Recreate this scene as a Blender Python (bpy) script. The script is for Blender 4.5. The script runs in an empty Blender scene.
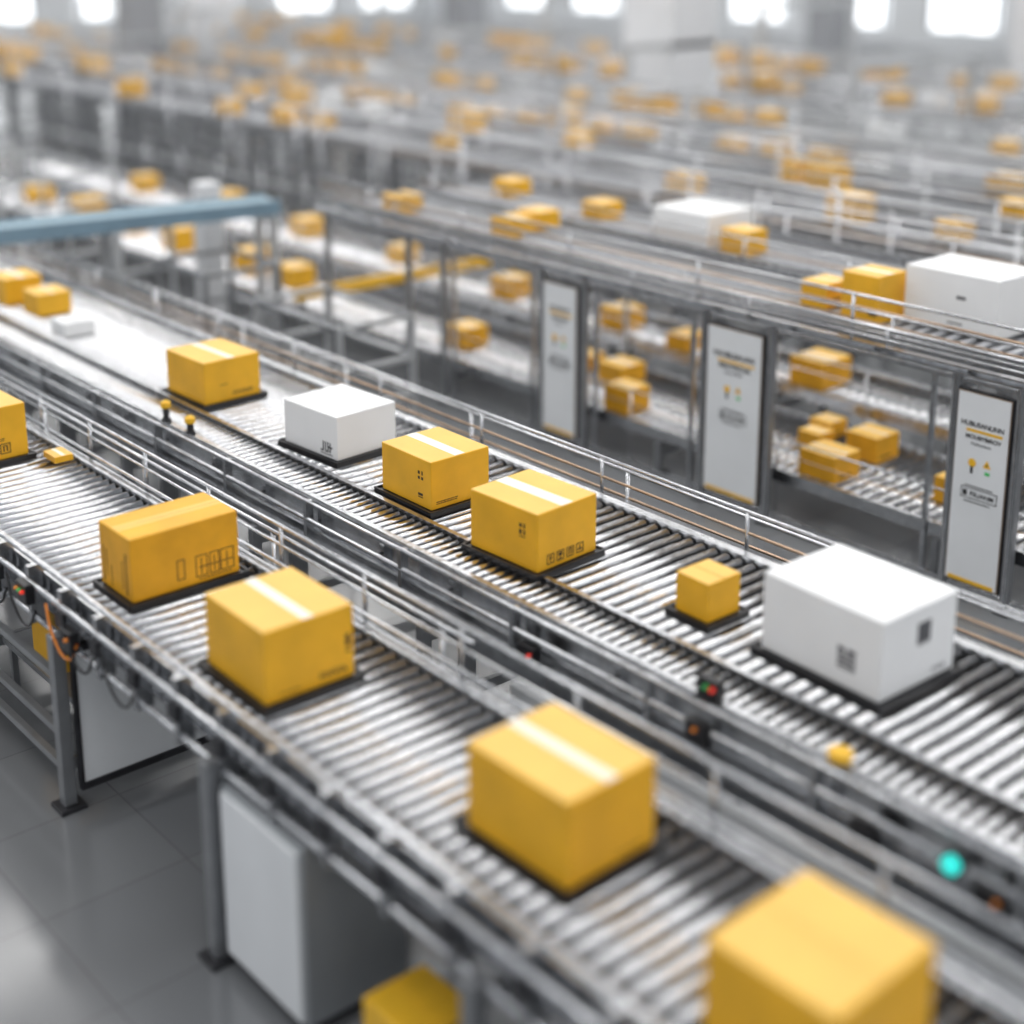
import bpy, math, random
from mathutils import Matrix, Vector
random.seed(11)
C = bpy.context.scene.collection
bpy.context.scene.view_settings.view_transform = 'Standard'

# ------------------------------------------------------------ materials
def mat(name, col, rough=0.5, metal=0.0, var=0.06, scale=6.0, emis=None, stre=0.0, col2=None):
    m = bpy.data.materials.new(name); m.use_nodes = True
    nt = m.node_tree; b = nt.nodes['Principled BSDF']
    tc = nt.nodes.new('ShaderNodeTexCoord')
    n = nt.nodes.new('ShaderNodeTexNoise'); n.inputs['Scale'].default_value = scale
    n.inputs['Detail'].default_value = 4
    nt.links.new(tc.outputs['Object'], n.inputs['Vector'])
    r = nt.nodes.new('ShaderNodeValToRGB')
    c2 = col2 or [min(1, c*(1+var)) for c in col]
    c1 = [c*(1-var) for c in col]
    r.color_ramp.elements[0].position = .3; r.color_ramp.elements[1].position = .7
    r.color_ramp.elements[0].color = (*c1, 1); r.color_ramp.elements[1].color = (*c2, 1)
    nt.links.new(n.outputs['Fac'], r.inputs['Fac'])
    nt.links.new(r.outputs['Color'], b.inputs['Base Color'])
    b.inputs['Roughness'].default_value = rough
    b.inputs['Metallic'].default_value = metal
    if emis:
        b.inputs['Emission Color'].default_value = (*emis, 1)
        b.inputs['Emission Strength'].default_value = stre
    return m

M = {}
M['chrome'] = mat('polished_roller_steel', (.68, .685, .70), .24, 1, .10, 30)
M['steel'] = mat('brushed_steel', (.57, .58, .60), .27, 1, .16, 20)
M['alu'] = mat('grey_painted_metal', (.30, .31, .325), .36, .6, .12, 8)
M['palealu'] = mat('pale_painted_metal', (.50, .515, .53), .4, .3, .08, 8)  # pale grey metal; on far lanes the paleness stands in for haze
M['farroll'] = mat('dull_roller_steel', (.38, .39, .41), .42, .8, .1, 8)
M['dark'] = mat('dark_metal', (.035, .035, .04), .45, .4, .3, 12)
M['pan'] = mat('dark_drip_pan', (.05, .042, .036), .5, .5, .3, 5)  # dark colour for the shade seen between rollers
M['copper'] = mat('bronze_pipe', (.48, .35, .25), .3, 1, .1, 10)  # bronze panel trim; on rails, orange-brown reflections put into the colour
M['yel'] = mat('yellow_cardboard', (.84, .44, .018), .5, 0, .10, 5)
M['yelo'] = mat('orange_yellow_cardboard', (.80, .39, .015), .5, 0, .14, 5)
M['yeltop'] = mat('pale_yellow_cardboard', (.90, .55, .12), .5, 0, .05, 5)  # yellow cardboard lightened: the brightness of lit box tops put into colour
M['tape'] = mat('pale_packing_tape', (.93, .86, .74), .35, 0, .04, 12)
M['white'] = mat('white_cardboard', (.86, .87, .88), .5, 0, .02, 4)
M['wtape'] = mat('white_packing_tape', (.68, .69, .71), .3, 0, .03, 12)
M['ink'] = mat('brown_black_ink', (.05, .03, .015), .7, 0, .2, 30)
M['inkg'] = mat('grey_ink', (.10, .10, .11), .7, 0, .2, 30)
M['inkb'] = mat('black_ink', (.02, .02, .022), .7, 0, .2, 30)
M['inko'] = mat('dark_ochre_ink', (.11, .055, .015), .7, 0, .2, 30)
M['brown'] = mat('brown_seam', (.45, .26, .05), .7, 0, .2, 30)
M['black'] = mat('black_plastic', (.012, .012, .014), .35, 0, .3, 12)
M['panel'] = mat('white_panel_enamel', (.78, .80, .82), .35, .0, .04, 3)
M['gpanel'] = mat('grey_panel_enamel', (.33, .35, .37), .3, .3, .08, 3)
M['blue'] = mat('dull_blue_belt', (.18, .28, .36), .5, 0, .1, 6)
M['paleblue'] = mat('pale_blue_belt', (.30, .42, .49), .5, 0, .1, 6)
M['safety'] = mat('safety_yellow_paint', (.87, .50, .03), .4, 0, .05, 8)
M['red'] = mat('red_lamp', (.7, .03, .02), .3, 0, .05, 8, (1, .05, .02), .4)
M['green'] = mat('green_lamp', (.05, .4, .1), .3, 0, .05, 8, (.05, .8, .2), .1)
M['cyan'] = mat('cyan_lamp', (.05, .7, .65), .3, 0, .05, 8, (.03, .85, .75), .8)
M['orange'] = mat('orange_wire', (.8, .25, .03), .4, 0, .05, 8)
M['wall'] = mat('pale_wall_paint', (.60, .62, .64), .8, 0, .05, .4)
M['conc'] = mat('pale_concrete', (.72, .73, .75), .7, 0, .06, 1.2)
M['gconc'] = mat('grey_concrete', (.30, .31, .33), .7, 0, .06, 1.2)
M['ceil'] = mat('grey_ceiling', (.16, .16, .17), .8, 0, .1, .3)
M['glass'] = mat('bright_window_glass', (.9, .92, .95), .3, 0, .02, 2, (.95, .98, 1), 1.9)

def floor_mat():
    m = bpy.data.materials.new('grey_floor_tiles'); m.use_nodes = True
    nt = m.node_tree; b = nt.nodes['Principled BSDF']
    tc = nt.nodes.new('ShaderNodeTexCoord')
    br = nt.nodes.new('ShaderNodeTexBrick'); br.offset = 0
    br.inputs['Scale'].default_value = 1.0
    br.inputs['Brick Width'].default_value = .6; br.inputs['Row Height'].default_value = .6
    br.inputs['Mortar Size'].default_value = .003
    br.inputs['Color1'].default_value = (.165, .172, .182, 1)
    br.inputs['Color2'].default_value = (.185, .192, .20, 1)
    br.inputs['Mortar'].default_value = (.12, .12, .125, 1)
    nt.links.new(tc.outputs['Object'], br.inputs['Vector'])
    n = nt.nodes.new('ShaderNodeTexNoise'); n.inputs['Scale'].default_value = 1.3
    nt.links.new(tc.outputs['Object'], n.inputs['Vector'])
    nt.links.new(br.outputs['Color'], b.inputs['Base Color'])
    mr = nt.nodes.new('ShaderNodeMapRange')
    mr.inputs['To Min'].default_value = .06; mr.inputs['To Max'].default_value = .26
    nt.links.new(n.outputs['Fac'], mr.inputs['Value'])
    nt.links.new(mr.outputs['Result'], b.inputs['Roughness'])
    b.inputs['Specular IOR Level'].default_value = .9
    return m
M['floor'] = floor_mat()

# ------------------------------------------------------------ mesh builder
class MB:
    def __init__(s): s.v = []; s.f = []; s.m = []; s.sm = []
    def box(s, x0, y0, z0, x1, y1, z1, mi=0):
        b = len(s.v)
        s.v += [(x0,y0,z0),(x1,y0,z0),(x1,y1,z0),(x0,y1,z0),(x0,y0,z1),(x1,y0,z1),(x1,y1,z1),(x0,y1,z1)]
        for q in ((0,3,2,1),(4,5,6,7),(0,1,5,4),(1,2,6,5),(2,3,7,6),(3,0,4,7)):
            s.f.append(tuple(b+i for i in q)); s.m.append(mi); s.sm.append(False)
    def cyl(s, p0, p1, r, n=10, mi=0, r1=None):
        p0 = Vector(p0); p1 = Vector(p1); d = (p1-p0).normalized()
        a = d.orthogonal().normalized(); c = d.cross(a); r1 = r if r1 is None else r1
        b = len(s.v)
        for p, rr in ((p0, r), (p1, r1)):
            for i in range(n):
                t = 2*math.pi*i/n
                s.v.append(tuple(p + a*rr*math.cos(t) + c*rr*math.sin(t)))
        for i in range(n):
            j = (i+1) % n
            s.f.append((b+i, b+j, b+n+j, b+n+i)); s.m.append(mi); s.sm.append(True)
        s.f.append(tuple(b+i for i in reversed(range(n)))); s.m.append(mi); s.sm.append(False)
        s.f.append(tuple(b+n+i for i in range(n))); s.m.append(mi); s.sm.append(False)
    def quad(s, pts, mi=0):
        b = len(s.v); s.v += [tuple(p) for p in pts]
        s.f.append(tuple(range(b, b+len(pts)))); s.m.append(mi); s.sm.append(False)
    def mesh(s, name, mats):
        me = bpy.data.meshes.new(name)
        me.from_pydata(s.v, [], s.f)
        for m in mats: me.materials.append(M[m])
        me.polygons.foreach_set('material_index', s.m)
        me.polygons.foreach_set('use_smooth', s.sm)
        me.update()
        return me

def thing(name, label, cat, loc=(0,0,0), rot=0, group=None, kind=None):
    o = bpy.data.objects.new(name, None); o.empty_display_size = .1
    o.location = loc; o.rotation_euler = (0, 0, rot)
    C.objects.link(o); o['label'] = label; o['category'] = cat
    if group: o['group'] = group
    if kind: o['kind'] = kind
    return o
def part(mb, name, mats, parent=None, label=None, bevel=0, world=True, seg=2, at=None):
    me = mb if isinstance(mb, bpy.types.Mesh) else mb.mesh(name, mats)
    o = bpy.data.objects.new(name, me); C.objects.link(o)
    if parent:
        o.parent = parent
        if world: o.matrix_parent_inverse = Matrix.Translation(-Vector(parent.location))
    if at: o.location = at
    if label: o['label'] = label
    if bevel:
        bm = o.modifiers.new('bevel', 'BEVEL'); bm.width = bevel; bm.segments = seg; bm.limit_method = 'ANGLE'
    return o
def solo(mb, name, mats, label, cat, group=None, bevel=0, kind=None):
    o = part(mb, name, mats, bevel=bevel)
    if kind == 'structure': o['kind'] = kind
    else:
        o['label'] = label; o['category'] = cat
        if kind: o['kind'] = kind
    if group: o['group'] = group
    return o

# ------------------------------------------------------------ room
b = MB(); b.box(-4, -4, -.1, 32, 42, 0); solo(b, 'floor', ['floor'], '', '', kind='structure')
b = MB(); b.box(32, -4, 0, 32.3, 42, 9); solo(b, 'wall_east', ['wall'], '', '', kind='structure')
b = MB(); b.box(-4, 42, 0, 32, 42.3, 9); solo(b, 'wall_north', ['wall'], '', '', kind='structure')
b = MB(); b.box(-4, -4, 9, 32, 42, 9.2); solo(b, 'ceiling', ['ceil'], '', '', kind='structure')
wi = 1
for y in (13.5, 16.6, 19.6, 22.8, 26, 29.2, 32.4, 35.6, 38.8):
    b = MB(); b.box(31.93, y, 1.25, 32.02, y+1.9, 5)
    for k in (0, .9, 1.82): b.box(31.9, y+k, 1.25, 31.96, y+k+.08, 5, 1)
    solo(b, 'window_%d' % wi, ['glass', 'alu'], '', '', kind='structure'); wi += 1
for x in (9, 12.4, 15.8, 19.2, 22.6, 26, 29.3):
    b = MB(); b.box(x, 41.93, 1.1, x+2.0, 42.02, 5)
    for k in (0, .95, 1.92): b.box(x+k, 41.9, 1.1, x+k+.08, 41.96, 5, 1)
    solo(b, 'window_%d' % wi, ['glass', 'alu'], '', '', kind='structure'); wi += 1
for (x, y, w, k) in [(16.7, 15.8, 1.0, 'conc'), (13.6, 27.0, .7, 'gconc'), (22.6, 12.9, .9, 'conc'), (19.6, 34.5, .7, 'conc'), (23, 28.6, .8, 'gconc'), (16.2, 29.3, .5, 'conc'), (26.8, 20.5, .8, 'gconc'), (12.3, 36.5, .7, 'conc')]:
    b = MB(); b.box(x-w/2, y-w/2, 0, x+w/2, y+w/2, 9)
    b.box(x-w/2-.06, y-w/2-.06, 0, x+w/2+.06, y+w/2+.06, .4)
    solo(b, 'pillar', [k], 'tall square grey concrete pillar of the hall', 'pillar', 'hall pillars', bevel=.02)

# ------------------------------------------------------------ conveyors
def side_beam(b, x, y0, y1, z, d, step=.16, h=.17, slots=True):
    t = .012
    b.box(x, y0, z-h, x+t*-d, y1, z)
    for zz in (z-.012, z-h):
        a, c = sorted((x, x+d*.035)); b.box(a, y0, zz, c, y1, zz+.012)
    y = y0+.05
    while y < y1-.08:
        a, c = sorted((x, x+d*.028))
        b.box(a, y, z-h+.02, c, y+.03, z-.02)
        if slots:
            a, c = sorted((x-d*.001, x+d*.003))
            b.box(a, y+.06, z-h*.62, c, y+.13, z-h*.38, 1)
        b.cyl((x, y+.015, z-h*.5), (x+d*.036, y+.015, z-h*.5), .008, 6, 1)
        y += step

def rollers(par, x0, x1, y0, y1, z, pitch, r, npart=100, matn='chrome', seg=14, near=0.0):
    ys = []
    y = y0+pitch
    while y < y1-pitch*.5: ys.append(y); y += pitch
    ys.sort(key=lambda q: abs(q-near))
    L = x1-x0
    def one(b, x, y, z):
        b.cyl((x+.012, y, z), (x+L-.012, y, z), r, seg)
        b.cyl((x-.004, y, z), (x+L+.004, y, z), r*.35, 6, 1)
    mb = MB(); one(mb, 0, 0, 0); me = mb.mesh('roller', [matn, 'dark'])
    for q in ys[:npart]:
        o = bpy.data.objects.new('roller', me); o.parent = par
        o.matrix_parent_inverse = Matrix.Translation(-Vector(par.location))
        o.location = (x0, q, z-r); C.objects.link(o)
    if ys[npart:]:
        b = MB()
        for q in ys[npart:]: one(b, x0, q, z-r)
        o = part(b, 'roller_run', [matn, 'dark'], par); o['kind'] = 'stuff'

def legs(par, x0, x1, ys, z, w=.05, m='alu', brace=True):
    b = MB(); b.box(0, 0, .02, w, w, z)
    b.box(-.03, -.03, 0, w+.03, w+.03, .02, 1)
    b.cyl((w/2, w/2, .02), (w/2, w/2, .07), w*.45, 8, 1)
    me = b.mesh('leg', [m, 'dark'])
    b = MB(); b.box(x0+w, .01, 0, x1-w, .04, .05); mb = b.mesh('cross_brace', [m])
    for y in ys:
        for x in (x0, x1-w): part(me, 'leg', None, par, at=(x, y, 0), bevel=.003 if w < .07 else 0)
        for zz in (.18, z-.1): part(mb, 'cross_brace', None, par, at=(0, y, zz))

def railing(x, y0, y1, zb, zs, step, r=.009, m='steel', label='thin polished steel guard railing beside a roller conveyor', m2=None, off=.0, start=.2):
    t = thing('guard_railing', label, 'railing', (x, (y0+y1)/2, zb), group='conveyor guard railings')
    b = MB(); b.cyl((0, 0, zb), (0, 0, zs[0]), r*1.1, 8)
    b.box(-.02, -.02, zb, .02, .02, zb+.012)
    pb = b.mesh('post', [m])
    y = y0+start
    while y < y1:
        part(pb, 'post', None, t, at=(x, y, 0)); y += step
    for i, z in enumerate(zs):
        b = MB(); xx = x+off*i
        b.cyl((xx, y0, z), (xx, y1, z), r if i == 0 else r*.8, 10)
        part(b, 'rail', [m2 if (m2 and i == 1) else m], t)
    return t

# Conveyor A (yellow boxes, nearest)
A = thing('roller_conveyor', 'wide steel roller conveyor carrying yellow boxes on black trays', 'conveyor', (2.66, 5, 0))
rollers(A, 2.32, 3.00, .6, 12, .95, .073, .025, near=4.3)
for x, d in ((2.31, -1), (3.01, 1)):
    b = MB(); side_beam(b, x, .5, 12, .965, d)
    part(b, 'side_rail', ['steel', 'dark'], A)
b = MB(); b.box(2.33, .6, .80, 2.99, 12, .81); part(b, 'drip_pan', ['pan'], A)  # dark sheet added below the rollers so the gaps read as shade
for x, z, r in ((2.27, 1.0, .011), (2.22, .93, .013), (2.24, .76, .014), (3.05, .99, .009)):
    b = MB(); b.cyl((x, .5, z), (x, 12, z), r, 10)
    part(b, 'side_tube', ['steel'], A)
b = MB(); b.box(2.215, 0, .74, 2.285, .03, 1.0); b.box(2.20, -.015, .84, 2.225, .045, .90, 1)
tb = b.mesh('tube_bracket', ['steel', 'dark'])
y = .6
while y < 12: part(tb, 'tube_bracket', None, A, at=(0, y, 0)); y += .32
legs(A, 2.17, 3.05, (1.3, 2.7, 4.16, 5.42, 6.7, 8.1, 9.6), .80, .055)
for z, x in ((.16, 2.19), (.32, 2.19), (.58, 2.19), (.16, 3.0)):
    b = MB(); b.box(x, 5.45 if x < 2.5 else .6, z, x+.03, 11, z+.03); part(b, 'lower_bar', ['alu'], A)
def cabinet(x0, x1, y0, y1, z0, z1, label):
    t = thing('equipment_cabinet', label, 'cabinet', ((x0+x1)/2, (y0+y1)/2, z0))
    b = MB(); b.box(x0+.012, y0, z0+.05, x1, y1, z1); b.box(x0+.03, y0+.03, z0, x1-.03, y1-.03, z0+.05, 1)
    part(b, 'body', ['gpanel', 'dark'], t, bevel=.006)
    b = MB(); b.box(x0-.004, y0+.02, z0+.07, x0+.012, y1-.02, z1-.02)
    d = part(b, 'door', ['panel'], t, bevel=.004)
    return t
cabinet(2.2, 2.62, 3.62, 4.14, 0, .73, 'tall pale grey metal cabinet standing under the conveyor')
t = thing('end_panel', 'pale grey sheet metal panel in a dark frame under the conveyor', 'panel', (2.55, 5.40, .1))
b = MB(); b.box(2.25, 5.395, .12, 2.86, 5.41, .72); part(b, 'sheet', ['panel'], t)
b = MB()
for q in ((2.235, .09, 2.875, .12), (2.235, .72, 2.875, .75), (2.235, .12, 2.25, .72), (2.86, .12, 2.875, .72)): b.box(q[0], 5.385, q[1], q[2], 5.418, q[3])
part(b, 'frame', ['dark'], t)

# Conveyor B
B = thing('roller_conveyor', 'long steel roller conveyor carrying yellow and white boxes', 'conveyor', (4.28, 6, 0))
rollers(B, 3.87, 4.66, 1.2, 16, .95, .073, .025, near=5.0)
b = MB(); side_beam(b, 4.67, 1, 16, .965, 1); part(b, 'side_rail', ['steel', 'dark'], B)
b = MB(); b.box(3.835, 1, .80, 3.86, 16, .975); part(b, 'side_rail', ['steel'], B)
b = MB(); b.box(3.87, 1, .80, 4.66, 16, .81); part(b, 'drip_pan', ['pan'], B)
legs(B, 3.84, 4.70, (2.0, 3.4, 4.8, 6.2, 7.6, 9.0, 10.5, 12.5, 14.5), .80, .06)
S = thing('narrow_roller_conveyor', 'narrow steel strip of short rollers running beside the main conveyor', 'conveyor', (3.7, 6, 0))
rollers(S, 3.625, 3.83, 1.2, 16, .965, .055, .016, near=5.0, seg=10)
b = MB(); side_beam(b, 3.60, 1, 16, .96, -1, step=.5, h=.13, slots=False); part(b, 'side_rail', ['steel', 'dark'], S)
b = MB(); b.box(3.59, 1, .965, 3.62, 16, .985); part(b, 'top_rail', ['steel'], S)
b = MB(); b.box(3.63, 1, .90, 3.83, 16, .91); part(b, 'drip_pan', ['pan'], S)
b = MB(); b.box(3.535, 1, .70, 3.60, 16, .80); b.box(3.52, 1, .80, 3.60, 16, .812); part(b, 'lower_beam', ['steel'], S)
for x, z, r in ((3.53, .99, .010), (3.53, .90, .012)):
    b = MB(); b.cyl((x, 1, z), (x, 16, z), r, 10); part(b, 'side_tube', ['steel'], S)
b = MB(); b.box(3.52, 0, .80, 3.56, .025, .99); tb = b.mesh('tube_bracket', ['steel'])
y = 1.1
while y < 16: part(tb, 'tube_bracket', None, S, at=(0, y, 0)); y += .75
legs(S, 3.52, 3.80, (1.9, 3.3, 4.7, 6.1, 7.5, 8.9, 10.4), .70, .05)

railing(3.10, .6, 12, .80, (1.13, 1.04), .62, r=.009)
railing(3.24, 4.0, 12, .0, (.97,), 1.24, r=.011)
railing(4.80, 1, 16, .78, (1.10, 1.0), .93, r=.009, m2='copper')
railing(4.98, 1, 16, .0, (.98, .84), 1.24, r=.010, m2='copper')
t = thing('cable_duct', 'long open grey steel cable duct between the conveyors', 'duct', (3.3, 2.4, .6))
b = MB(); b.box(3.17, .6, .60, 3.22, 4.0, .74); b.box(3.22, .6, .60, 3.42, 4.0, .66); b.box(3.42, .6, .60, 3.45, 4.0, .74)
part(b, 'channel', ['palealu'], t)
b = MB(); b.cyl((3.28, .6, .69), (3.28, 4.0, .69), .02, 10); part(b, 'black_cable', ['black'], t)
for y in (1.2, 2.5, 3.8):
    b = MB(); b.box(3.29, y, 0, 3.34, y+.05, .60); part(b, 'support', ['alu'], t)

# ------------------------------------------------------------ raised platform frame
def post(par, x, y, z0, z1, w=.055, m='alu'):
    b = MB(); b.box(x-w/2, y-w/2, z0+.015, x+w/2, y+w/2, z1)
    b.box(x-w/2-.004, y-w/2+.012, z0+.015, x-w/2, y+w/2-.012, z1, 1)
    b.box(x-w, y-w, z0, x+w, y+w, z0+.015, 2)
    part(b, 'post', [m, 'steel', 'dark'], par, bevel=.003)
ZD = 1.34
PF = thing('conveyor_platform', 'grey steel frame platform with open bays holding a raised roller deck', 'platform', (7.8, 6.5, 0))
yp = [1.2, 2.45, 2.9, 3.88, 4.27, 5.56, 6.10, 7.22, 7.66, 8.8, 9.25, 10.4]
for y in yp: post(PF, 6.85, y, 0, ZD-.05, .045)
for y in (4.42, 6.21, 7.11, 7.77, 8.69): post(PF, 6.86, y, 0, ZD-.1, .028, 'steel')
for y in (3.6, 4.9, 6.5, 8.0): post(PF, 8.04, y, 0, ZD-.12, .03, 'palealu')
for y in (1.2, 2.9, 4.27, 5.56, 7.22, 8.8, 10.4): post(PF, 8.9, y, 0, ZD-.1, .045)
b = MB(); side_beam(b, 6.81, 1.1, 10.5, ZD, -1, .6, .045, slots=False); part(b, 'front_beam', ['steel', 'dark'], PF)
b = MB(); b.box(8.87, 1.1, ZD-.1, 8.93, 10.5, ZD-.04); part(b, 'rear_beam', ['alu'], PF)
b = MB(); b.box(6.95, 10.44, ZD-.1, 8.87, 10.5, ZD-.04); part(b, 'end_beam', ['alu'], PF)
for i in range(1, len(yp)):
    for z in (.06, ZD-.10):
        b = MB(); b.box(6.838, yp[i-1]+.03, z, 6.862, yp[i]-.03, z+.022); part(b, 'frame_bar', ['steel'], PF)
for y in (2.9, 4.27, 5.56, 7.22, 8.8):
    b = MB(); b.box(6.9, y-.02, ZD-.16, 8.87, y+.02, ZD-.12); part(b, 'joist', ['alu'], PF)
for (x0, x1) in ((7.06, 7.84), (7.96, 8.80)):
    D = thing('roller_conveyor', 'raised steel roller conveyor on top of the platform', 'conveyor', ((x0+x1)/2, 6.5, ZD-.11))
    rollers(D, x0, x1, 1.1, 10.5, ZD, .10, .024, near=6, seg=10, matn='farroll')
    for x in (x0-.025, x1):
        b = MB(); b.box(x, 1.1, ZD-.12, x+.025, 10.5, ZD+.02); part(b, 'side_rail', ['steel'], D)
DL = 'slim steel guard railing along the raised deck edge'
railing(6.79, 1.1, 10.5, ZD-.03, (ZD+.10, ZD+.04), 1.0, r=.008, label=DL, start=.6)
railing(6.87, 1.1, 10.5, ZD-.05, (ZD+.24, ZD+.17, ZD+.08), 1.2, r=.010, label=DL, start=.3, m2='copper')
railing(6.98, 1.1, 10.5, ZD-.1, (ZD+.12, ZD+.06, ZD+.01), 1.6, r=.009, label=DL, start=.5, m2='copper')
railing(7.90, 1.1, 10.5, ZD-.1, (ZD+.16, ZD+.09, ZD+.03), .9, r=.009, label=DL, m2='copper')
railing(8.86, 1.1, 10.5, ZD-.1, (ZD+.26, ZD+.17, ZD+.08), 1.2, r=.011, label=DL)
railing(9.1, 1.1, 12.5, 0, (ZD+.12, ZD+.03, ZD-.1), 1.5, r=.011, label=DL, m2='copper')
railing(9.35, 1.1, 14.5, 0, (ZD+.22, ZD+.10), 1.3, r=.011, label=DL)

def to_mesh(cu):
    o = bpy.data.objects.new('t', cu); C.objects.link(o)
    bpy.context.view_layer.update()
    me = bpy.data.meshes.new_from_object(o.evaluated_get(bpy.context.evaluated_depsgraph_get()))
    bpy.data.objects.remove(o)
    return me
def text_mesh(s, size, name='lettering', bold=.02):
    cu = bpy.data.curves.new(name, 'FONT'); cu.body = s; cu.size = size; cu.align_x = 'CENTER'; cu.offset = size*bold
    return to_mesh(cu)
MW = Matrix(((0, 0, -1, 0), (-1, 0, 0, 0), (0, 1, 0, 0), (0, 0, 0, 1)))
def put_text(par, s, size, x, y, z, m='inkb', R=MW, name='lettering', bold=.03):
    me = text_mesh(s, size, bold=bold); me.materials.clear(); me.materials.append(M[m])
    o = bpy.data.objects.new(name, me); C.objects.link(o); o.parent = par
    o.matrix_basis = Matrix.Translation((x, y, z)) @ R
    return o
def sign_panel(y0, y1, t1, t2, t3):
    x = 6.84; z0, z1 = .10, ZD-.13
    t = thing('door_panel', 'white enamel door panel with printed instructions in the platform frame', 'panel', (x, (y0+y1)/2, z0), group='printed door panels')
    w = y1-y0; H = z1-z0
    b = MB(); b.box(-.015, -w/2, 0, .02, w/2, H); part(b, 'frame', ['dark'], t, world=False, bevel=.003)
    b = MB(); b.box(-.020, -w/2+.008, .008, -.014, w/2-.008, H-.008); part(b, 'trim_border', ['copper'], t, world=False, label='thin bronze coloured border')
    b = MB(); b.box(-.026, -w/2+.014, .014, -.012, w/2-.014, H-.014); part(b, 'panel', ['panel'], t, world=False)
    X = -.0275; k = w/.36; T = H-1.1
    put_text(t, t1, .040*k, X, .0, .905+T, bold=.03)
    b = MB(); b.box(X-.0005, -.13*k, .874+T, X+.001, .10*k, .890+T); part(b, 'yellow_line', ['safety'], t, world=False)
    put_text(t, t2, .036*k, X, -.01, .835+T, bold=.03)
    put_text(t, t3, .030*k, X, 0, .800+T, 'inkg', bold=.01)
    b = MB()
    b.cyl((X+.001, .045, .70+T), (X-.001, .045, .70+T), .024, 14, 0); b.box(X-.001, .037, .64+T, X, .053, .682+T, 1)
    b.quad([(X-.001, -.02, .69+T), (X-.001, -.07, .69+T), (X-.001, -.045, .735+T)], 0)
    b.box(X-.001, -.065, .65+T, X, -.035, .668+T, 2); b.box(X-.002, -.050, .70+T, X-.001, -.040, .712+T, 1)
    part(b, 'pictogram', ['safety', 'inkb', 'green'], t, world=False)
    b = MB(); b.box(X, -.09, .565+T, X+.001, .08, .571+T)
    for q in ((-.12, .494, .10, .499), (-.12, .552, .10, .557), (-.12, .494, -.116, .557), (.096, .494, .10, .557)):
        b.box(X, q[0], q[1]+T, X+.001, q[2], q[3]+T)
    b.box(X, .062, .508+T, X+.001, .088, .54+T, 0)
    b.box(X, -.08, .475+T, X+.001, .08, .481+T)
    part(b, 'printed_line', ['inkb'], t, world=False)
    put_text(t, 'FSUANM', .038, X, -.028, .511+T, bold=.03)
    b = MB(); b.box(X, -w/2+.03, .015, X+.002, w/2-.03, .036); part(b, 'yellow_strip', ['safety'], t, world=False)
sign_panel(3.91, 4.25, 'HUBUSANUNN', 'MOUBYBIROV', 'Heltunlom')
sign_panel(5.60, 6.06, 'HAUBLBAUAN', 'RIROVROUK', 'Lenunlant')
sign_panel(7.26, 7.62, 'HULUBUAN', 'RIRURURU', 'Lorinant')
sign_panel(2.49, 2.86, 'HULUBUAN', 'RIRURURU', 'Lorinant')

# low conveyors inside the bays
for (x0, x1, z, y1) in ((6.98, 8.0, .30, 20), (8.06, 8.82, .45, 20)):
    D = thing('low_roller_conveyor', 'low steel roller conveyor running at floor level through the bays', 'conveyor', ((x0+x1)/2, 8, 0))
    rollers(D, x0+.03, x1-.03, 1.5, y1, z, .085, .024, near=6.5, seg=10)
    for x in (x0, x1-.03):
        b = MB(); b.box(x, 1.5, z-.06, x+.03, y1, z+.02); part(b, 'side_rail', ['steel'], D)
    legs(D, x0, x1, (2, 4.4, 6.6, 8.9, 11.5, 14, 17), z-.08, .045)
railing(8.03, 1.5, 20, .0, (.72, .62), 1.0, r=.008)
railing(7.00, 1.5, 10.3, .0, (.52, .42), 1.3, r=.007, m2='copper')
railing(9.4, 1.5, 20, .0, (.8, .4), 1.0, r=.012)

# ------------------------------------------------------------ far lanes
far = [(9.7, 10.4, 1.25, -1, 30), (10.9, 11.6, 1.25, -1, 30), (12.4, 13.1, 1.15, 0, 34), (14.3, 15.1, 1.2, 0, 36), (18.2, 19.0, 1.1, 0, 38), (20.5, 21.3, 1.2, 2, 40), (24.6, 25.4, 1.1, 4, 40), (28, 29, 1.1, 6, 40)]
for i, (x0, x1, z, ya, yb) in enumerate(far):
    D = thing('roller_conveyor', 'long grey steel roller conveyor line in the hall', 'conveyor', ((x0+x1)/2, 15, 0), group='hall conveyor lines')
    rollers(D, x0+.03, x1-.03, ya, yb, z, .12 if i < 4 else .25, .03 if i < 4 else .06, npart=0, seg=8, matn='farroll')
    for x in (x0, x1-.03):
        b = MB(); b.box(x, ya, z-.10, x+.03, yb, z+.02); part(b, 'side_rail', ['alu' if i < 3 else 'palealu'], D)  # further lanes paler, haze put into the paint colour
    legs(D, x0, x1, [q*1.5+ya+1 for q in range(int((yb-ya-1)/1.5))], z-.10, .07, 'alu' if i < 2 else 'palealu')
    b = MB(); b.box(x0, ya, .5, x0+.04, yb, .55); part(b, 'lower_bar', ['palealu'], D)
    if i < 6:
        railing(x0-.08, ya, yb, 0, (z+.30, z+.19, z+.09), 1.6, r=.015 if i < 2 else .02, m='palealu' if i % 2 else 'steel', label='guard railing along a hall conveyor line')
        railing(x1+.08, ya, yb, 0, (z+.26, z+.12), 1.6, r=.015 if i < 2 else .02, m='steel', label='guard railing along a hall conveyor line', start=.9)
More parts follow.
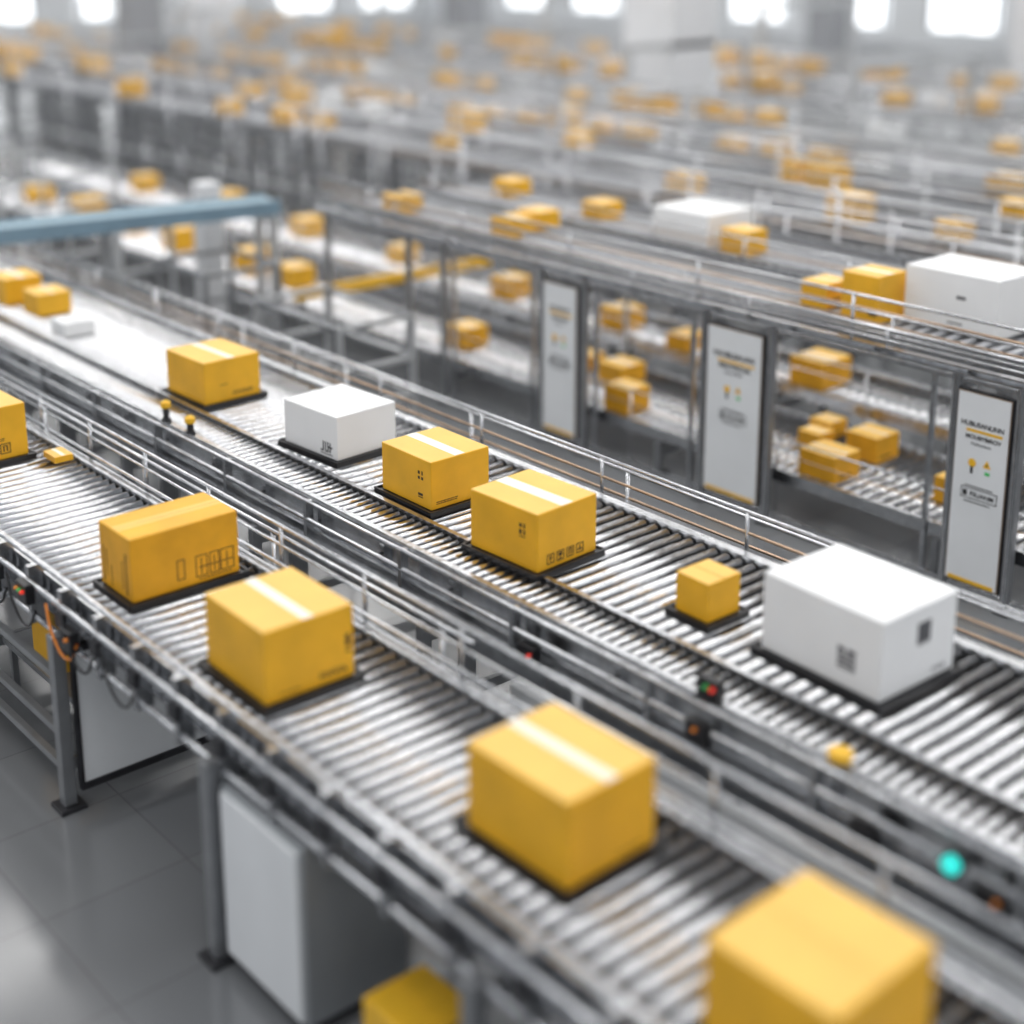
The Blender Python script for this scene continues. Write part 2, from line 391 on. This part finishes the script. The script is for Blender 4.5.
def portal(x0, x1, y, h, w=.06, m='alu'):
    t = thing('portal_frame', 'slim open grey steel portal frame over the conveyor lines', 'frame', ((x0+x1)/2, y, 0), group='portal frames')
    for x in (x0, x1-w):
        b = MB(); b.box(x, y, 0, x+w, y+w, h); part(b, 'upright', [m], t)
    b = MB(); b.box(x0, y, h, x1, y+w, h+w); part(b, 'crossbar', [m], t)
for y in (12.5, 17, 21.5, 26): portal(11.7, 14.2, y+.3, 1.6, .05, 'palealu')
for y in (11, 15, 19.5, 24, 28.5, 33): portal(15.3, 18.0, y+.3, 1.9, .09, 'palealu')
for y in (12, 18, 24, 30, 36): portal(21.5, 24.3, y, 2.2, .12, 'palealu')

# blue crossing belt conveyor and neighbours
t = thing('belt_conveyor', 'dull blue belt conveyor crossing over on grey supports', 'conveyor', (6.8, 11.2, 0))
b = MB(); b.box(2.0, 11.04, 1.27, 6.8, 11.34, 1.30); part(b, 'belt', ['paleblue'], t)
for y in (11.0, 11.34):
    b = MB(); b.box(2.0, y, 1.19, 6.8, y+.04, 1.32); part(b, 'side_rail', ['blue'], t)
for x in (3.35, 5.3, 6.70):
    for y in (11.0, 11.31):
        b = MB(); b.box(x, y, 0, x+.07, y+.07, 1.19); part(b, 'support', ['palealu'], t)
t.rotation_euler = (0, 0, math.radians(-8))
b = MB(); b.box(6.42, 11.75, 0, 6.62, 11.95, 1.40); b.box(6.38, 11.71, 0, 6.66, 11.99, .03)
solo(b, 'support_post', ['conc'], 'stout square pale grey support post', 'post', bevel=.01)
t = thing('barrier_rail', 'yellow painted safety barrier rail on grey posts', 'barrier', (7.4, 10.58, 0))
b = MB(); b.box(6.62, 10.55, .52, 8.78, 10.60, .61); part(b, 'rail', ['safety'], t)
for x in (6.66, 8.72):
    b = MB(); b.box(x, 10.55, 0, x+.04, 10.60, .52); part(b, 'post', ['alu'], t)
def rack(x0, y0, x1, y1, h, m='alu'):
    t = thing('steel_frame', 'open grey steel tube frame without shelves', 'frame', ((x0+x1)/2, (y0+y1)/2, 0), group='open tube frames')
    w = .035
    for x in (x0, x1-w):
        for y in (y0, y1-w):
            b = MB(); b.box(x, y, 0, x+w, y+w, h); part(b, 'upright', [m], t)
    for z in (.15, h*.55, h-w):
        for x in (x0, x1-w):
            b = MB(); b.box(x, y0+w, z, x+w, y1-w, z+w); part(b, 'bar', ['steel'], t)
        for y in (y0, y1-w):
            b = MB(); b.box(x0+w, y, z, x1-w, y+w, z+w); part(b, 'bar', [m], t)
rack(5.8, 8.7, 6.5, 9.9, .8, 'palealu')
rack(5.5, 10.1, 6.2, 10.9, 1.0)
rack(5.3, 12.1, 6.3, 13.2, 1.1, 'palealu')
rack(5.3, 13.6, 6.5, 15.4, 1.3, 'palealu')
rack(5.3, 16.0, 6.5, 18.4, 1.3, 'palealu')

# ------------------------------------------------------------ cardboard boxes
def frame(R, u, v, w, h, t=.003):
    R += [(u, v, w, t), (u, v+h-t, w, t), (u, v, t, h), (u+w-t, v, t, h)]
def glyphs(R, u, v, s, n, gap=1.25, th=.09):
    for i in range(n):
        x = u+i*s*gap
        frame(R, x, v, s, s, s*th)
        k = i % 4
        if k == 0: R += [(x+s*.43, v+s*.2, s*.14, s*.6), (x+s*.28, v+s*.55, s*.44, s*.13)]
        elif k == 1: R += [(x+s*.25, v+s*.5, s*.5, s*.3), (x+s*.43, v+s*.2, s*.14, s*.3), (x+s*.3, v+s*.15, s*.4, s*.08)]
        elif k == 2: R += [(x+s*.28, v+s*.2, s*.13, s*.55), (x+s*.6, v+s*.2, s*.13, s*.55), (x+s*.25, v+s*.7, s*.5, s*.1)]
        else: R += [(x+s*.2, v+s*.3, s*.6, s*.14), (x+s*.43, v+s*.42, s*.14, s*.35)]
def lines(R, u, v, w, n, h=.004, gap=.009):
    rr = random.Random(int(u*1000)+n)
    for i in range(n):
        x = u
        while x < u+w*.9:
            l = rr.uniform(.006, .02); R.append((x, v+i*gap, min(l, u+w-x), h)); x += l+.004
def carton(fx, fy, z, w, l, h, rot=0, col='yel', top='yeltop', tape='tape', south=None, west=None, label='closed yellow cardboard box', group=None, tapex=False, ink='ink', bz=.006, tw=None):
    r = math.radians(rot); c, s = math.cos(r), math.sin(r)
    cx = fx+c*w/2-s*l/2; cy = fy+s*w/2+c*l/2
    t = thing('cardboard_box', label, 'box', (cx, cy, z), r, group)
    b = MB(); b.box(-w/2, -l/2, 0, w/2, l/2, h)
    b.m[1] = 1  # top face takes the top material, on most yellow boxes the light-painted one
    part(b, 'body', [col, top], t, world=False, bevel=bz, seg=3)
    e = .0012
    b = MB(); tw = tw or (.023 if w > .25 else .010)
    if not tapex:
        b.box(-tw, -l/2+.004, h-.002, tw, l/2-.004, h+e)
        g = (-.0012, -l/2+.006, .0012, l/2-.006)
    else:
        b.box(-w/2+.004, -tw, h-.002, w/2-.004, tw, h+e)
        g = (-w/2+.006, -.0012, w/2-.006, .0012)
    part(b, 'packing_tape', [tape], t, world=False, label='pale strip of packing tape')
    b = MB(); b.box(g[0], g[1], h-.001, g[2], g[3], h+e*1.6); part(b, 'flap_seam', [{'white': 'wtape', 'yeltop': 'brown'}.get(tape, tape)], t, world=False)
    for side, R in (('s', south), ('w', west)):
        if not R: continue
        b = MB()
        for (u, v, ww, hh) in R:
            if side == 's':
                b.box(-w/2+u, -l/2-e, v, -w/2+u+ww, -l/2+.001, v+hh)
            else:
                b.box(-w/2-e, l/2-u-ww, v, -w/2+.001, l/2-u, v+hh)
        part(b, 'printed_marks', [ink], t, world=False)
    return t
def tray(fx, fy, w, l, rot=0, m=.03, z=.95):
    r = math.radians(rot); c, s = math.cos(r), math.sin(r)
    cx = fx+c*w/2-s*l/2; cy = fy+s*w/2+c*l/2
    t = thing('tray', 'flat black plastic carrier tray under a box', 'tray', (cx, cy, z), r, 'black carrier trays')
    W, L = w/2+m, l/2+m
    b = MB(); b.box(-W, -L, 0, W, L, .026); part(b, 'base', ['black'], t, world=False, bevel=.004)
    b = MB()
    for q in ((-W, -L, W, -L+.010), (-W, L-.010, W, L), (-W, -L+.010, -W+.010, L-.010), (W-.010, -L+.010, W, L-.010)):
        b.box(q[0], q[1], .026, q[2], q[3], .034)
    part(b, 'rim', ['black'], t, world=False)

G = 'boxes on the conveyors'
def withtray(*a, **k):
    tray(a[0], a[1], a[3], a[4], k.get('rot', 0)); return carton(*a, **k, group=G)
Z = .977
# A row
R1 = []; glyphs(R1, .03, .03, .055, 3, 1.1); lines(R1, .03, .10, .16, 2)
withtray(2.52, 7.12, Z, .30, .33, .28, rot=2, south=R1, label='yellow cardboard box with dark printed symbols near its base')
R2 = []
for q, ww in ((.285, .055), (.35, .045), (.40, .065)):
    frame(R2, q, .03, ww, .095, .004); R2 += [(q+ww*.45, .04, .004, .07)]
R2 += [(.30, .07, .16, .004), (.20, .04, .036, .004), (.20, .04, .004, .085), (.232, .04, .004, .085), (.20, .125, .036, .004)]; lines(R2, .30, .018, .17, 1)
W2 = [(.03, .02, .006, .16), (.06, .05, .004, .12), (.2, .04, .004, .12), (.10, .02, .004, .09), (.23, .02, .01, .18)]
withtray(2.41, 5.15, Z, .49, .28, .275, rot=0, col='yelo', top='yel', south=R2, west=W2, tapex=True, tape='yeltop', ink='inko', label='wide orange-yellow cardboard box with dark printed symbols and scuffed end', tw=.03)
R3 = [(.335, .12, .018, .05), (.335, .10, .018, .008)]; lines(R3, .22, .03, .12, 3); lines(R3, .06, .025, .09, 1)
withtray(2.385, 4.10, Z, .37, .42, .28, rot=-1, south=R3, label='yellow cardboard box with pale tape across its top')
R4 = []; lines(R4, .2, .03, .1, 1)
withtray(2.48, 2.655, Z, .36, .44, .285, rot=1, south=R4, label='plain yellow cardboard box with pale tape across its top', bz=.01)
withtray(2.37, 1.655, Z, .40, .39, .275, rot=1, label='plain yellow cardboard box with a seamed top', bz=.01, tape='yeltop')
# B row
R5 = []; lines(R5, .18, .03, .15, 3); lines(R5, .1, .1, .05, 1)
withtray(3.91, 7.24, Z, .37, .42, .25, rot=2, south=R5, label='yellow cardboard box with small dark print at its base')
W6 = []; u = .33
for q in ((0, .03, .008, .055), (-.018, .03, .018, .008), (.018, .03, .008, .055), (.018, .03, .022, .008), (.038, .03, .008, .055), (.056, .03, .008, .055), (.048, .055, .03, .008), (-.02, .018, .10, .004)): W6.append((u+q[0], q[1], q[2], q[3]))
withtray(3.965, 5.99, Z, .39, .45, .235, rot=4, col='white', top='white', tape='white', west=W6, ink='inkb', label='white cardboard box with black lettering near its base')
R7 = []; lines(R7, .03, .025, .14, 2)
W7 = [(.29, .135, .014, .014), (.315, .135, .014, .014), (.29, .16, .014, .016), (.318, .158, .008, .02)]; W7 += [(.29, .045, .035, .004), (.29, .055, .035, .012)]
withtray(3.92, 5.15, Z, .35, .39, .24, rot=0, south=R7, west=W7, label='yellow cardboard box with a broad pale tape strip', tw=.03)
R8 = []; glyphs(R8, .055, .022, .045, 4, 1.32, .1)
W8 = [(.31, .150, .014, .022), (.335, .150, .010, .022), (.31, .182, .016, .016), (.336, .18, .008, .022), (.31, .138, .035, .004)]
withtray(3.835, 4.31, Z, .36, .42, .265, rot=3, south=R8, west=W8, label='yellow cardboard box with handling icons and a broad tape strip', tw=.035)
withtray(4.03, 3.53, Z, .185, .175, .165, rot=-1, label='small yellow cardboard box on a small black tray', bz=.004, tape='yeltop')
R10 = [(.20, .165, .075, .08), (.2, .158, .075, .003)]; lines(R10, .3, .03, .08, 2)
W10 = [(.36, .08, .08, .012), (.36, .098, .08, .012), (.36, .116, .08, .012), (.36, .134, .03, .02), (.40, .134, .04, .02), (.36, .07, .08, .004)]
withtray(4.02, 2.72, Z, .43, .55, .31, rot=-2, col='white', top='white', tape='white', south=R10, west=W10, ink='inkg', label='large plain white cardboard box with grey printed labels', bz=.008)
G2 = 'boxes further along the conveyor'
carton(4.00, 10.3, .955, .28, .30, .2, label='small yellow cardboard box on the conveyor', group=G2)
carton(4.05, 9.85, .955, .25, .26, .16, label='small yellow cardboard box on the conveyor', group=G2)
carton(3.95, 9.2, .955, .22, .22, .10, col='white', top='white', tape='wtape', label='small white cardboard box on the conveyor', group=G2)
carton(4.1, 12.4, .955, .35, .4, .22, label='small yellow cardboard box on the conveyor', group=G2)
carton(2.88, 6.95, .955, .10, .14, .035, label='small flat yellow package lying on the rollers', bz=.003)
# under A
b = MB(); b.box(2.20, 2.75, .22, 2.9, 3.35, .25)
for q in ((2.26, 2.77), (2.86, 2.77), (2.26, 3.3), (2.86, 3.3)): b.box(q[0], q[1], 0, q[0]+.03, q[1]+.03, .22)
solo(b, 'low_table', ['alu'], 'low grey metal stand under the conveyor', 'stand')
carton(2.20, 3.02, .25, .24, .26, .15, col='safety', top='safety', tape='safety', label='yellow cardboard box stored under the conveyor')
b = MB(); b.box(2.4, 5.8, .25, 3.0, 6.6, .28)
for q in ((2.42, 5.82), (2.95, 5.82), (2.42, 6.55), (2.95, 6.55)): b.box(q[0], q[1], 0, q[0]+.03, q[1]+.03, .25)
solo(b, 'low_table', ['alu'], 'low grey metal stand under the conveyor', 'stand')
carton(2.42, 6.05, .28, .2, .22, .26, label='yellow cardboard box stored under the conveyor')

# platform top
UP = 'boxes on the raised deck'; zt = ZD+.002
carton(7.34, 4.36, zt, .46, .62, .35, rot=0, col='white', top='white', tape='wtape', label='large white cardboard box on the raised deck', group=UP, west=[(.3, .05, .1, .01), (.35, .2, .06, .02)], ink='inkg', tw=.01)
carton(7.13, 5.02, zt, .28, .26, .29, label='tall yellow cardboard box on the raised deck', group=UP, west=[(.2, .05, .06, .02)])
carton(7.20, 5.44, zt, .24, .20, .16, label='small yellow cardboard box on the raised deck', group=UP, south=[(.03, .05, .2, .01)])
carton(7.98, 7.12, zt, .50, .56, .25, col='white', top='white', tape='white', label='large white cardboard box on the raised deck', group=UP)
carton(7.98, 6.76, zt, .24, .24, .18, label='small yellow cardboard box on the raised deck', group=UP)
for x, y in ((7.1, 9.7), (8.15, 8.4), (7.5, 8.45), (7.15, 8.35), (8.3, 9.7), (7.2, 3.5)):
    carton(x, y, zt, .24, .24, .14, label='small yellow cardboard box on the raised deck', group=UP)
LO = 'boxes on the low conveyors'
for x, y, w, l, h in ((7.05, 6.98, .22, .24, .18), (7.06, 5.20, .25, .28, .17), (7.55, 5.25, .24, .24, .17), (7.50, 5.66, .16, .18, .1), (7.72, 5.74, .18, .18, .11), (7.5, 7.5, .26, .26, .14), (7.55, 7.95, .22, .22, .11), (7.2, 9.0, .26, .26, .18), (7.6, 6.6, .18, .18, .11), (7.3, 4.4, .22, .26, .16)):
    carton(x, y, .305, w, l, h, col='yelo', label='yellow cardboard box on the low roller conveyor', group=LO, south=[(.04, .03, w*.5, .01)])
for x, y, w, l, h in ((8.2, 8.2, .26, .26, .17), (8.15, 7.45, .24, .22, .12), (8.15, 6.15, .32, .30, .2), (8.2, 9.6, .26, .26, .18), (8.2, 6.9, .24, .22, .12)):
    carton(x, y, .455, w, l, h, col='yelo', label='yellow cardboard box on the low roller conveyor', group=LO)

variants = []
for k, (w, l, h) in enumerate(((.34, .38, .24), (.42, .36, .3), (.28, .3, .2))):
    for cset in (('yel', 'yeltop', 'tape'), ('white', 'white', 'wtape')):
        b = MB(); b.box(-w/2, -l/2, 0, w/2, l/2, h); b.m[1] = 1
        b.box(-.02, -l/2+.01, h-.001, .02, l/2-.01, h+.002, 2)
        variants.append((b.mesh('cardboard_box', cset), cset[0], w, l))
def farbox(x, y, z, s=1.0, white=False):
    me, cn, w, l = variants[random.randrange(3)*2+(1 if white else 0)]
    o = bpy.data.objects.new('cardboard_box', me); o.location = (x, y, z); o.rotation_euler = (0, 0, random.uniform(-.08, .08))
    o.scale = (s, s, s); C.objects.link(o)
    o['label'] = ('white' if white else 'yellow') + ' cardboard box riding on a hall conveyor line'
    o['category'] = 'box'; o['group'] = 'boxes on the hall conveyor lines'
for x, y, z in ((11.2, 8.5, 1.252), (10.05, 7.4, 1.252), (10.05, 6.4, 1.252), (11.25, 6.6, 1.252), (10.05, 5.4, 1.252), (12.75, 7.6, 1.152), (12.75, 6.6, 1.152)):
    farbox(x, y, z, .75)
placed = 0
for i, (x0, x1, z, ya, yb) in enumerate(far[:6]):
    y = ya+1
    while y < yb-.6:
        y += random.uniform(.5, 2.6) if random.random() < .45 else random.uniform(.46, .75)
        if y > yb-.5: break
        if i < 3 and y < 9: continue
        if i < 2 and random.random() < .45: continue
        x = (x0+x1)/2+random.uniform(-.12, .12)
        a = math.degrees(math.atan2(y, x))
        if 27 < a < 71 and placed < 250:
            farbox(x, y, z+.003, random.uniform(.66, .95) * (1.0 if i < 4 else 1.2), random.random() < .12); placed += 1
for y in (11.9, 12.6, 14.1, 15.3, 16.4, 17.8):
    farbox(7.45, y, .303, .8)
for y in (11.5, 13.2, 14.9, 16.9):
    farbox(8.45, y, .453, .8)

# ------------------------------------------------------------ sensors and lamps
def sensor(x, y, z0, h, cap='safety', label='small yellow capped sensor on a dark stem beside the rollers', s=1):
    t = thing('sensor', label, 'sensor', (x, y, z0))
    b = MB(); b.cyl((0, 0, 0), (0, 0, h), .016*s, 10); b.box(-.02, -.02, 0, .02, .02, .015); part(b, 'stem', ['dark'], t, world=False)
    b = MB(); b.cyl((0, 0, h), (0, 0, h+.03), .026*s, 14); b.cyl((0, 0, h+.03), (0, 0, h+.042), .026*s, 14, 0, .008); part(b, 'cap', [cap], t, world=False, bevel=.002)
sensor(3.60, 7.12, .985, .08, s=1.1); sensor(3.60, 6.85, .985, .06, s=1.1)
sensor(3.605, 2.57, .985, .01, label='round yellow knob on the conveyor side rail', s=1.6)
def lampblock(x, y, z, cols, label, r=.009):
    t = thing('control_box', label, 'control box', (x, y, z))
    b = MB(); b.box(-.03, -.05, -.05, .012, .05, .04); part(b, 'housing', ['black'], t, world=False, bevel=.004)
    for i, c in enumerate(cols):
        b = MB(); yy = -.03+.03*i
        b.cyl((-.03, yy, .01), (-.042, yy, .01), r, 12); b.cyl((-.042, yy, .01), (-.047, yy, .01), r, 12, 0, .005)
        part(b, 'indicator_lamp', [c], t, world=False)
lampblock(2.205, 5.72, .90, ('red', 'green', 'orange'), 'black control box with red, green and orange lamps on the conveyor')
lampblock(2.205, 6.1, .82, ('red', 'red'), 'black control box with red lamps on the conveyor')
lampblock(2.205, 5.3, .84, ('orange', 'dark'), 'black control box with an orange lamp on the conveyor')
lampblock(3.525, 3.1, .90, ('dark', 'orange'), 'black control box with an orange lamp on the conveyor')
lampblock(3.60, 3.12, 1.03, ('red', 'green'), 'small black sensor box with a red and a green lamp', r=.009)
lampblock(3.525, 1.95, .86, ('orange',), 'black control box with an orange lamp on the conveyor')
t = thing('indicator_light', 'glowing cyan oval indicator light on the conveyor side', 'light', (3.51, 2.08, .91))
b = MB(); b.cyl((0, 0, 0), (-.02, 0, 0), .028, 16); part(b, 'lens', ['cyan'], t, world=False)
b = MB(); b.cyl((.025, 0, 0), (0, 0, 0), .04, 16); part(b, 'bezel', ['black'], t, world=False)
for y in (4.0, 2.4):
    lampblock(3.525, y, .84, ('red',) if y > 3.5 else ('dark',), 'small black control box on the conveyor side', r=.007)
def cable(pts, col, r=.006):
    cu = bpy.data.curves.new('cable', 'CURVE'); cu.dimensions = '3D'; cu.bevel_depth = r; cu.bevel_resolution = 2
    sp = cu.splines.new('BEZIER'); sp.bezier_points.add(len(pts)-1)
    for p, q in zip(sp.bezier_points, pts): p.co = q; p.handle_left_type = p.handle_right_type = 'AUTO'
    me = to_mesh(cu); me.materials.clear(); me.materials.append(M[col])
    o = bpy.data.objects.new('cable', me); C.objects.link(o)
    o['label'] = 'thin ' + ('orange' if col == 'orange' else 'black') + ' cable hanging along the conveyor side'; o['category'] = 'cable'; o['group'] = 'loose cables'
for i, (y, c) in enumerate(((5.9, 'black'), (5.5, 'orange'), (5.35, 'black'), (6.2, 'black'), (5.0, 'black'))):
    cable([(2.19, y, .92), (2.18, y-.08, .80), (2.19, y-.18, .74), (2.2, y-.26, .83)], c)

# ------------------------------------------------------------ lights, world, camera
for y in (-2, 2.5, 7, 11.5, 16, 21, 26, 31, 37):
    li = bpy.data.lights.new('ceiling_light', 'AREA'); li.shape = 'RECTANGLE'  # unseen overhead strips, run crosswise so each roller shows an unbroken highlight
    li.size = 34; li.size_y = .9; li.energy = 740 if y < 15 else 960; li.color = (1, .99, .975)
    o = bpy.data.objects.new('ceiling_light', li); o.location = (14, y, 8.6); C.objects.link(o)
for x in (7.4, 8.4):
    li = bpy.data.lights.new('bay_light', 'AREA'); li.shape = 'RECTANGLE'  # no fixture here: lamp added under the deck to brighten the bays
    li.size = .08; li.size_y = 9; li.energy = 18; li.color = (1, .99, .97)
    o = bpy.data.objects.new('bay_light', li); o.location = (x, 6, ZD-.17); C.objects.link(o)
w = bpy.data.worlds.new('world'); bpy.context.scene.world = w; w.use_nodes = True
w.node_tree.nodes['Background'].inputs['Color'].default_value = (.93, .96, 1, 1)
w.node_tree.nodes['Background'].inputs['Strength'].default_value = .68

cam = bpy.data.cameras.new('camera'); co = bpy.data.objects.new('camera', cam); C.objects.link(co)
co.location = (0, 0, 3.6)
co.rotation_euler = (math.radians(90-14.44), 0, math.radians(49.4-90))
cam.sensor_width = 36; cam.lens = 1483/1024*36; cam.shift_y = -200/1024
cam.clip_end = 200
cam.dof.use_dof = True; cam.dof.focus_distance = 7.0
cam.dof.aperture_fstop = .0521/.12
bpy.context.scene.camera = co
